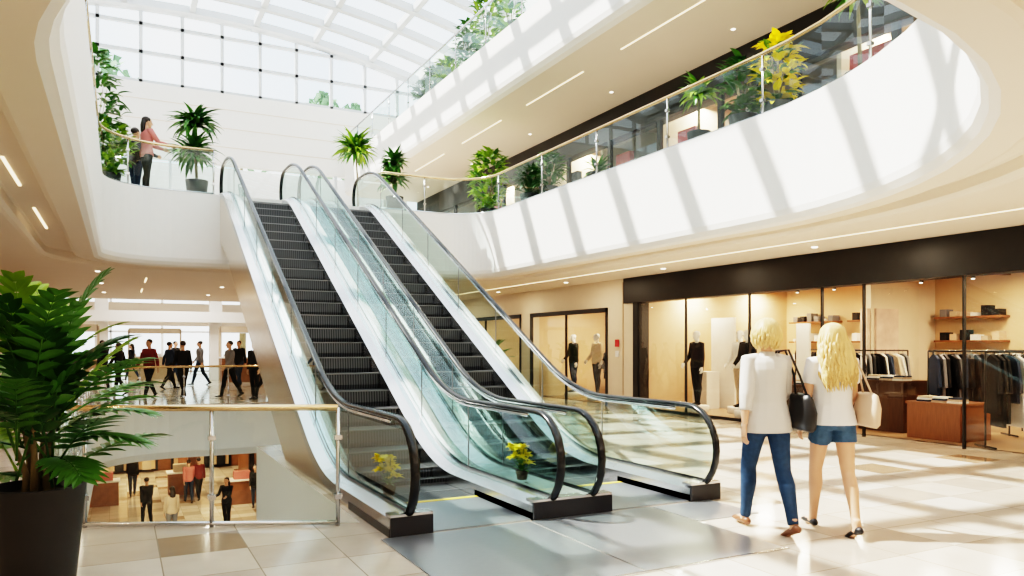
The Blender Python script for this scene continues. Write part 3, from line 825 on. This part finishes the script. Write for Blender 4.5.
def shoes(b, S, mat, g=0, heel=False):
    for k in 'LR':
        h, ba, t, a = S['heel'+k], S['ball'+k], S['toe'+k], S['ank'+k]
        b.tube([h+V((0, -.02, .012)), h+V((0, .01, .01)), h.lerp(ba, .5)+V((0, 0, .014)), ba+V((0, 0, .006)), t+V((0, 0, .002)), t+(t-ba).normalized()*.03],
               [(.020+g, .022+g), (.032+g, .034+g), (.034+g, .03+g), (.042+g, .024+g), (.034+g, .018+g), (.010, .010)], mat, 10, ref=(0, 0, 1))
def bare_feet(b, S, mat):
    for k in 'LR':
        h, ba, t, a = S['heel'+k], S['ball'+k], S['toe'+k], S['ank'+k]
        b.tube([a+V((0, 0, .05)), a, h.lerp(ba, .35)+V((0, 0, .02)), ba+V((0, 0, .006)), t], [.034, .036, .034, .03, .018], mat, 10)
def remesh(o, vox, smooth=True):
    md = o.modifiers.new('Remesh', 'REMESH'); md.mode = 'VOXEL'; md.voxel_size = vox; md.use_smooth_shade = True
    sm = o.modifiers.new('Smooth', 'SMOOTH'); sm.factor = .5; sm.iterations = 4

def bgperson(name, loc, rotz, P, mtop='blackcloth', mbot='navy', hair='darkhair', skin='skin', scale=1.0, fem=False, mshoe='blackcloth', longhair=False):
    b = B(); S, dz = skel(P)
    head(b, skin, 0, 12)
    if hair: facebits(b)
    torso(b, .016, mtop, fem=1 if fem else 0); torso(b, .008, mbot, .86, .97, fem=1); arms(b, S, .012, mtop); hands(b, S, skin)
    legs(b, S, .012 if not fem else .006, mbot); shoes(b, S, mshoe)
    if hair: b.ell((0, -.014, 1.648), (.083, .098, .083), hair, 12, 8)
    if longhair: b.tube([(0, -.06, 1.64), (0, -.085, 1.54), (0, -.09, 1.42), (0, -.085, 1.36)], [(.07, .05), (.085, .045), (.08, .035), (.04, .02)], hair, 10, ref=(0, 1, 0))
    o = b.build(name, loc=(loc[0], loc[1], loc[2]+dz*scale), rotz=rotz); o.scale = (scale,)*3
    return o
stand = dict(legL=(.03, .02, 0), legR=(-.03, .02, 0), armL=(.05, .1, .2, .05), armR=(-.05, .1, .25, .05))
walk = dict(legL=(.36, .12, .1), legR=(-.22, .35, -.45), armL=(-.35, .08, .2, .05), armR=(.35, .08, .35, .05))
walk2 = dict(legR=(.32, .1, .08), legL=(-.25, .3, -.4), armR=(-.3, .08, .2, .05), armL=(.3, .08, .4, .05))
lean = dict(legL=(.1, .1, 0), legR=(-.08, .05, 0), armL=(.7, .15, .7, .2), armR=(.6, .15, .9, .2))
crowd = [(-1.30, 18.6, 'oxblood', 'blackcloth', walk, 2.4), (-.42, 18.2, 'blackcloth', 'blackcloth', walk2, .3), (-2.1, 20.5, 'blackcloth', 'blackcloth', walk2, .9), (-2.6, 24.1, 'blackcloth', 'navy', walk, 3.6),
         (.85, 18.0, 'greycloth', 'blackcloth', walk2, 1.9), (1.35, 16.6, 'blackcloth', 'blackcloth', stand, 2.4), (.7, 25.8, 'greycloth', 'navy', walk, 1.2), (-4.3, 18.5, 'blackcloth', 'blackcloth', walk, 2.2),
         (1.75, 17.6, 'oxblood', 'blackcloth', walk, 5.0), (.05, 29.5, 'blackcloth', 'navy', walk2, 4), (-4.0, 20.5, 'navy', 'greycloth', walk2, 4.5), (-1.6, 31.5, 'blackcloth', 'navy', walk, 1.0), (1.9, 24, 'blackcloth', 'navy', walk, 2.6), (-.5, 23.4, 'navy', 'blackcloth', walk, 5.2)]
for i, (x, y, a, c, p, r) in enumerate(crowd):
    bgperson('shopper', (x, y, 0), r, p, a, c, fem=i % 3 == 2, longhair=i % 3 == 2, scale=1.02-.03*(i % 3))
for i, (x, y, a, c, p, r) in enumerate([(-1.25, 22.8, 'blackcloth', 'blackcloth', walk, .2), (1.15, 21.3, 'blackcloth', 'blackcloth', lean, 2.6), (.35, 26.5, 'redcloth', 'navy', walk, .1), (-.6, 20.3, 'beigecloth', 'greycloth', stand, .3),
                                        (.75, 26.9, 'oxblood', 'blackcloth', walk2, .2), (2.5, 24, 'blackcloth', 'navy', walk, 3), (-1.6, 29, 'blackcloth', 'navy', walk2, 0)]):
    bgperson('shopper', (x, y, -4.65), r, p, a, c, fem=i % 2 == 1, longhair=i % 2 == 1)
bgperson('shopper', (-1.55, 11.9, U), -1.2, lean, 'redcloth', 'blackcloth', fem=True, longhair=True)
bgperson('shopper', (-1.75, 12.9, U), -.9, lean, 'blackcloth', 'navy')
bgperson('shopper', (11.2, 5.9, .01), .8, stand, 'blackcloth', 'blackcloth', fem=True, longhair=True)
man = dict(legL=(.05, .02, 0), legR=(-.05, .05, 0), armL=(0, .12, .1, .1), armR=(.1, .2, .7, .3))
for (x, y, t, u) in [(9.75, 7.6, 'blackcloth', 'blackcloth'), (9.75, 6.0, 'blackcloth', 'blackcloth'), (9.8, 11.0, 'blackcloth', 'blackcloth'), (9.8, 11.8, 'beigecloth', 'blackcloth'), (10.3, 6.8, 'whitecloth', 'beigecloth'), (9.9, 13.2, 'blackcloth', 'navy')]:
    bgperson('mannequin', (x, y, .155), 1.57, man, t, u, hair=None, skin='whitecloth')
    b = B(); b.lathe([(.001, 0), (.28, 0), (.28, .13), (.27, .145), (.001, .145)], (0, 0, 0), 'white', 24); b.build('mannequin_plinth', loc=(x, y, .012))

def strands(b, n, fn, mat, r=.008, seed=1):
    rr = random.Random(seed)
    for i in range(n):
        pts = fn(i/n, rr); m = len(pts)
        b.tube(pts, [r*(.7+.5*math.sin(math.pi*j/(m-1)))*(1 if j < m-1 else .25) for j in range(m)], mat, 5)

def woman(name, loc, rotz, P, scale, kind):
    root = empty(name, (loc[0], loc[1], loc[2]), rotz); root.scale = (scale,)*3
    S, dz = skel(P); off = (0, 0, dz)
    yaw = P.get('yaw', 0)
    b = B(); head(b, 'skin', yaw); torso(b, 0, 'skin'); arms(b, S, 0, 'skin'); legs(b, S, 0, 'skin', n=14); bare_feet(b, S, 'skin')
    o = b.build('body', root, off, recalc=True); remesh(o, .009)
    b = B(); facebits(b, yaw); b.build('face', root, off)
    b = B(); hands(b, S, 'skin'); b.build('hands', root, off)
    b = B()
    if kind == 1:
        torso(b, .024, 'blouse', .86, 1.44, hem=.82, hw=.190)
        for k in 'LR':
            s, e, w = S['sh'+k], S['el'+k], S['wr'+k]; sx = 1 if k == 'R' else -1
            b.tube([V((sx*.09, 0, 1.40)), s, s.lerp(e, .5), e, e.lerp(w, .5)], [.062, .064, .058, .054, .046], 'blouse', 12)
        b.tube([(0, -.005, 1.43), (0, -.005, 1.475)], [.07, .058], 'blouse', 14)
        o = b.build('blouse', root, off, recalc=True); remesh(o, .009)
        b = B(); legs(b, S, .010, 'jeans', n=14); torso(b, .008, 'jeans', .86, .97)
        o = b.build('jeans', root, off, recalc=True); remesh(o, .009)
        b = B(); shoes(b, S, 'shoe')
        for k in 'LR':
            h = S['heel'+k]; b.tube([h+V((0, -.01, .0)), h+V((0, -.014, -.015))], [.018, .012], 'shoe', 8)
        b.build('shoes', root, off)
    else:
        torso(b, .020, 'tshirt', .91, 1.44, hem=.90, hw=.180)
        arms(b, S, .006, 'tshirt', full=False, frac=.6, n=12)
        o = b.build('tshirt', root, off, recalc=True); remesh(o, .009)
        b = B(); legs(b, S, .0, 'shorts', n=14, upto=.42); torso(b, .010, 'shorts', .86, .97)
        o = b.build('denim_shorts', root, off, recalc=True); remesh(o, .009)
        b = B(); shoes(b, S, 'leather', g=-.002); b.build('flat_shoes', root, off)
    R = Matrix.Rotation(yaw, 3, 'Z'); c = V((0, .01, 0))
    b = B()
    vs = lambda p: c+R @ V(p)
    if kind == 1:
        b.ell(vs((0, -.020, 1.645)), (.092, .104, .088), 'blond', 18, 12)
        b.ell(vs((0, -.045, 1.585)), (.098, .080, .072), 'blond', 16, 10)
        def fn(t, rr):
            a = math.pi*(-1.15+1.30*t); ph0 = rr.uniform(0, 6); pts = []; Lz = rr.uniform(1.485, 1.535)
            for j in range(9):
                u = j/8
                if u < .45:
                    q = u/.45; aa = 1.5-1.45*q
                    pts.append(vs((.099*math.cos(aa)*math.cos(a), -.015+.109*math.cos(aa)*math.sin(a), 1.645+.096*math.sin(aa))))
                else:
                    q = (u-.45)/.55; k = 1+.16*math.sin(q*math.pi)-.24*q*q
                    w = .012*math.sin(q*7+ph0)
                    pts.append(vs((.099*k*math.cos(a)+w, -.015+.107*k*math.sin(a)+w, 1.645+(Lz-1.645)*q)))
            return pts
        strands(b, 100, fn, 'blond', .010, 2)
    else:
        b.ell(vs((0, -.014, 1.64)), (.086, .098, .086), 'blond', 18, 12)
        b.tube([vs((0, -.05, 1.66)), vs((0, -.075, 1.57)), vs((0, -.098, 1.47)), vs((0, -.112, 1.38)), vs((0, -.118, 1.30)), vs((0, -.115, 1.25))],
               [(.06, .04), (.088, .045), (.112, .04), (.125, .038), (.105, .03), (.05, .012)], 'blond', 16, ref=(0, 1, 0))
        def fn(t, rr):
            a = math.pi*(-1.15+1.30*t); x0 = math.cos(a); y0 = math.sin(a); pts = []
            Lz = rr.uniform(1.17, 1.32); ph = rr.uniform(0, 6)
            for j in range(15):
                u = j/14
                if u < .3:
                    q = u/.3; aa = 1.5-1.45*q
                    pts.append(vs((.092*math.cos(aa)*x0, -.012+.10*math.cos(aa)*y0, 1.64+.09*math.sin(aa))))
                else:
                    q = (u-.3)/.7; z = 1.63+(Lz-1.63)*q
                    w = .022*math.sin(q*12+ph)
                    yb = -.012+.10*y0
                    yy = yb*(1-q)+(-.13-.02*(y0 < 0))*q if y0 < .3 else yb*(1-q)+(-.08)*q
                    pts.append(vs((x0*(.092+.05*math.sin(q*2.4))+w, yy+w*.5, z)))
            return pts
        strands(b, 110, fn, 'blond', .010, 5)
    b.build('hair', root, off)
    b = B()
    if kind == 1:
        cx = .24; cy = -.11
        b.tube([(cx-.015, cy, 1.13), (cx, cy, 1.09), (cx+.01, cy, .98), (cx+.005, cy, .86), (cx, cy, .835)], [(.13, .03), (.145, .06), (.165, .085), (.160, .08), (.14, .05)], 'leather', 16, ref=(1, 0, 0))
        for yy in (-.10, .06):
            b.tube([(cx-.01, cy+yy, 1.12), (cx-.02, -.07+yy*.5, 1.28), (.165, yy*.3-.02, 1.485), (.12, yy*.3+.04, 1.475), (.12, .08, 1.40)], .010, 'leather', 6)
    else:
        cx = .25; cy = -.08
        b.tube([(cx-.01, cy, 1.16), (cx, cy, 1.14), (cx+.005, cy, 1.04), (cx, cy, .91), (cx-.005, cy, .885)], [(.13, .02), (.15, .05), (.165, .075), (.16, .07), (.14, .04)], 'tan', 16, ref=(1, 0, 0))
        for yy in (-.08, .06):
            b.tube([(cx, cy+yy, 1.15), (cx-.03, yy*.5-.05, 1.30), (.165, yy*.3, 1.475), (.12, yy*.3+.03, 1.46)], .008, 'tan', 6)
    b.build('handbag', root, off)
    return root
CH = math.radians(-27.28)
woman('woman', (2.66, -1.42, 0), CH+.20, dict(legL=(.32, .14, .05), legR=(-.22, .20, -.35), armL=(-.16, .16, .12, .08), armR=(.15, .10, .75, .25), yaw=-.25), 1.01, 1)
woman('woman', (3.10, -1.70, 0), CH+.05, dict(legL=(.28, .10, .05), legR=(-.20, .20, -.34), armL=(.12, .12, .25, .08), armR=(.15, .12, .6, .2), yaw=.15), .99, 2)

# ------------------------------------------------------------------ clothing racks, tables
def rack(loc, L, n, mats, rotz=0, seed=0, H=1.42, lo=.30, hi=.70):
    b = B(); r = random.Random(seed)
    b.tube([(0, 0, H), (0, L, H)], .015, 'black', 8)
    for y in (0, L):
        b.tube([(0, y, 0), (0, y, H)], .015, 'black', 8); b.tube([(-.25, y, .02), (.25, y, .02)], .015, 'black', 6)
    q = H-1.55
    for i in range(n):
        y = .1+(L-.2)*i/(n-1); m = r.choice(mats); w = .045; hem = r.uniform(lo, hi); tw = r.uniform(-.4, .4)
        out = [(0.04, 1.49+q), (.20, 1.42+q), (.27, 1.1+q), (.29, .95+q), (.22, .93+q), (.17, 1.22+q), (.21, hem), (-.21, hem), (-.17, 1.22+q), (-.22, .93+q), (-.29, .95+q), (-.27, 1.1+q), (-.20, 1.42+q), (-.04, 1.49+q)]
        k = len(out); va = [(x*.95, y-w*.5+tw*x, z) for x, z in out]; vb = [(x*.95, y+w*.5+tw*x, z) for x, z in out]
        fs = [tuple(range(k)), tuple(range(2*k-1, k-1, -1))]+[(j, (j+1) % k, k+(j+1) % k, k+j) for j in range(k)]
        b.add(va+vb, fs, m)
        b.tube([(0, y, 1.49+q), (.012, y, 1.53+q), (0, y, 1.57+q), (-.012, y, 1.55+q)], .004, 'steel', 5)
    return b.build('clothing_rack', loc=loc, rotz=rotz)
dk = ['blackcloth', 'blackcloth', 'navy', 'blackcloth', 'blackcloth', 'greycloth']; lt = ['whitecloth', 'beigecloth', 'blackcloth', 'whitecloth']
rack((11.2, 1.5, .012), 1.3, 14, dk, 1.0, 1)
rack((10.5, .2, .012), 1.3, 13, dk+['whitecloth'], 1.1, 2)
rack((10.2, -.9, .012), 1.1, 11, lt, 1.0, 22)
rack((10.6, -2.2, .012), 1.3, 13, dk, .6, 12)
rack((12.0, -.6, .012), 1.7, 19, dk+['whitecloth'], .8, 3)
rack((12.3, 1.9, .012), 1.4, 15, dk, .5, 14)
rack((13.0, 1.4, .012), 1.4, 14, lt, 0, 4)
rack((11.7, 3.7, .012), 1.2, 12, lt+dk, 1.2, 5)
rack((12.6, 5.4, .012), 1.7, 16, dk, 0, 6)
rack((10.2, -4.6, .012), 2.0, 18, dk, 0, 7)
rack((11.2, 11, .012), 2.4, 20, dk+lt, 0, 8); rack((11.4, 15.6, .012), 3, 24, lt, 0, 9)
for (x, y, w, h, m) in ((9.95, 1.75, .8, .6, 'wood'), (12.2, 7.4, 1.0, .8, 'wood'), (10.2, 4.5, .9, .75, 'darkwood'), (10.3, 3.0, .7, .9, 'darkwood')):
    b = B(); b.box(-w/2, w/2, -.45, .45, 0, h-.04, m); b.box(-w/2-.02, w/2+.02, -.47, .47, h-.04, h, m)
    for i in range(3):
        for j in range(3): b.box(-w/2+.08+.02*j, -w/2+.33, -.38+.26*i, -.18+.26*i, h+.03*j, h+.03*j+.027, ['whitecloth', 'beigecloth', 'navy'][(i+j) % 3])
    b.build('display_table', loc=(x, y, .012))

# ------------------------------------------------------------------ lights
def area(name, loc, size, power, col=(1, .87, .70), rot=(0, 0, 0), shape='DISK', sy=None):
    l = bpy.data.lights.new(name, 'AREA'); l.shape = shape; l.size = size
    if sy: l.size_y = sy
    l.energy = power; l.color = col
    o = bpy.data.objects.new(name, l); scene.collection.objects.link(o); o.location = loc; o.rotation_euler = rot
    return o
warm = (1., .77, .52)
for y in (-4, -1, 2, 5, 8): area('shop_lamp', (10.6, y+.4, 2.9), .4, 85, warm); area('shop_lamp', (12.7, y+.4, 2.9), .4, 85, warm)
for y in (12.1, 17.3): area('shop_lamp', (10.6, y, 2.9), .6, 170, warm)
for y in (-6, -2, 2, 6, 10, 14, 18, 22): area('ceiling_fill_lamp', (7.9, y, 3.15), .14, 24, (1, .83, .62))
for y in (-5, 0, 5, 10): area('ceiling_fill_lamp', (-4.2, y, 3.15), .14, 24, (1, .83, .62))  # out of view on the left, added to lift the shadows there
for x in (-3, 0, 3): 
    for y in (15, 20): area('ceiling_fill_lamp', (x, y, 3.15), .14, 30, (1, .83, .62))
for x in (-1, 2.5, 5.5): area('ceiling_fill_lamp', (x, -6.5, 3.15), .3, 60, (1, .88, .74))  # unseen fill beside the camera, added to brighten the near area
for y in (-2, 3, 8, 13, 18): area('shop_lamp', (10.5, y, 7.3), .5, 110, warm)
for y in (0, 6, 12, 18): area('ceiling_fill_lamp', (7.6, y, 7.42), .2, 30, (1, .9, .76))
for (x, y) in ((-1, 18), (1, 24), (-1, 30), (2, 33), (5, 22), (-3, 33)): area('lower_lamp', (x, y, -1.35), .5, 150, (1, .74, .48))
area('hall_fill', (0, 27, 4.8), 3, 280, (1, .97, .92)); area('hall_fill', (0, 36, 4.8), 3, 280, (1, .97, .92))  # large area lights without a fixture, added as fill for the far hall

sun = bpy.data.lights.new('sun', 'SUN'); sun.energy = 15; sun.angle = math.radians(.6); sun.color = (1, .91, .78)
so = bpy.data.objects.new('sun', sun); scene.collection.objects.link(so)
so.rotation_euler = V((.66, -.50, -1)).to_track_quat('-Z', 'Y').to_euler()

w = bpy.data.worlds.new('sky'); scene.world = w; w.use_nodes = True
nt = w.node_tree; nt.nodes.clear()
o = nt.nodes.new('ShaderNodeOutputWorld'); bg = nt.nodes.new('ShaderNodeBackground')
tc = nt.nodes.new('ShaderNodeTexCoord'); no = nt.nodes.new('ShaderNodeTexNoise'); no.inputs['Scale'].default_value = 3
cr = nt.nodes.new('ShaderNodeValToRGB'); cr.color_ramp.elements[0].color = (.72, .86, 1, 1); cr.color_ramp.elements[1].color = (1, 1, 1, 1)
cr.color_ramp.elements[0].position = .35; cr.color_ramp.elements[1].position = .6
nt.links.new(tc.outputs['Generated'], no.inputs['Vector']); nt.links.new(no.outputs['Fac'], cr.inputs[0]); nt.links.new(cr.outputs[0], bg.inputs[0])
bg.inputs[1].default_value = 2.3
nt.links.new(bg.outputs[0], o.inputs[0])

# ------------------------------------------------------------------ camera
cam = bpy.data.cameras.new('camera'); co = bpy.data.objects.new('camera', cam); scene.collection.objects.link(co)
co.location = (-2.057, -6.006, 1.52); co.rotation_euler = (math.radians(90), 0, CH)
cam.lens = 26.72; cam.sensor_width = 36; cam.shift_y = .0566; cam.clip_end = 300
scene.camera = co
vsn = scene.view_settings
try:
    vsn.view_transform = 'Filmic'
    for lk in ('Very High Contrast', 'Filmic - Very High Contrast'):
        try:
            vsn.look = lk; break
        except Exception: pass
except Exception: pass
print('VIEW', vsn.view_transform, vsn.look)
vsn.exposure = -0.1
try: scene.cycles.transparent_max_bounces = 16
except Exception: pass
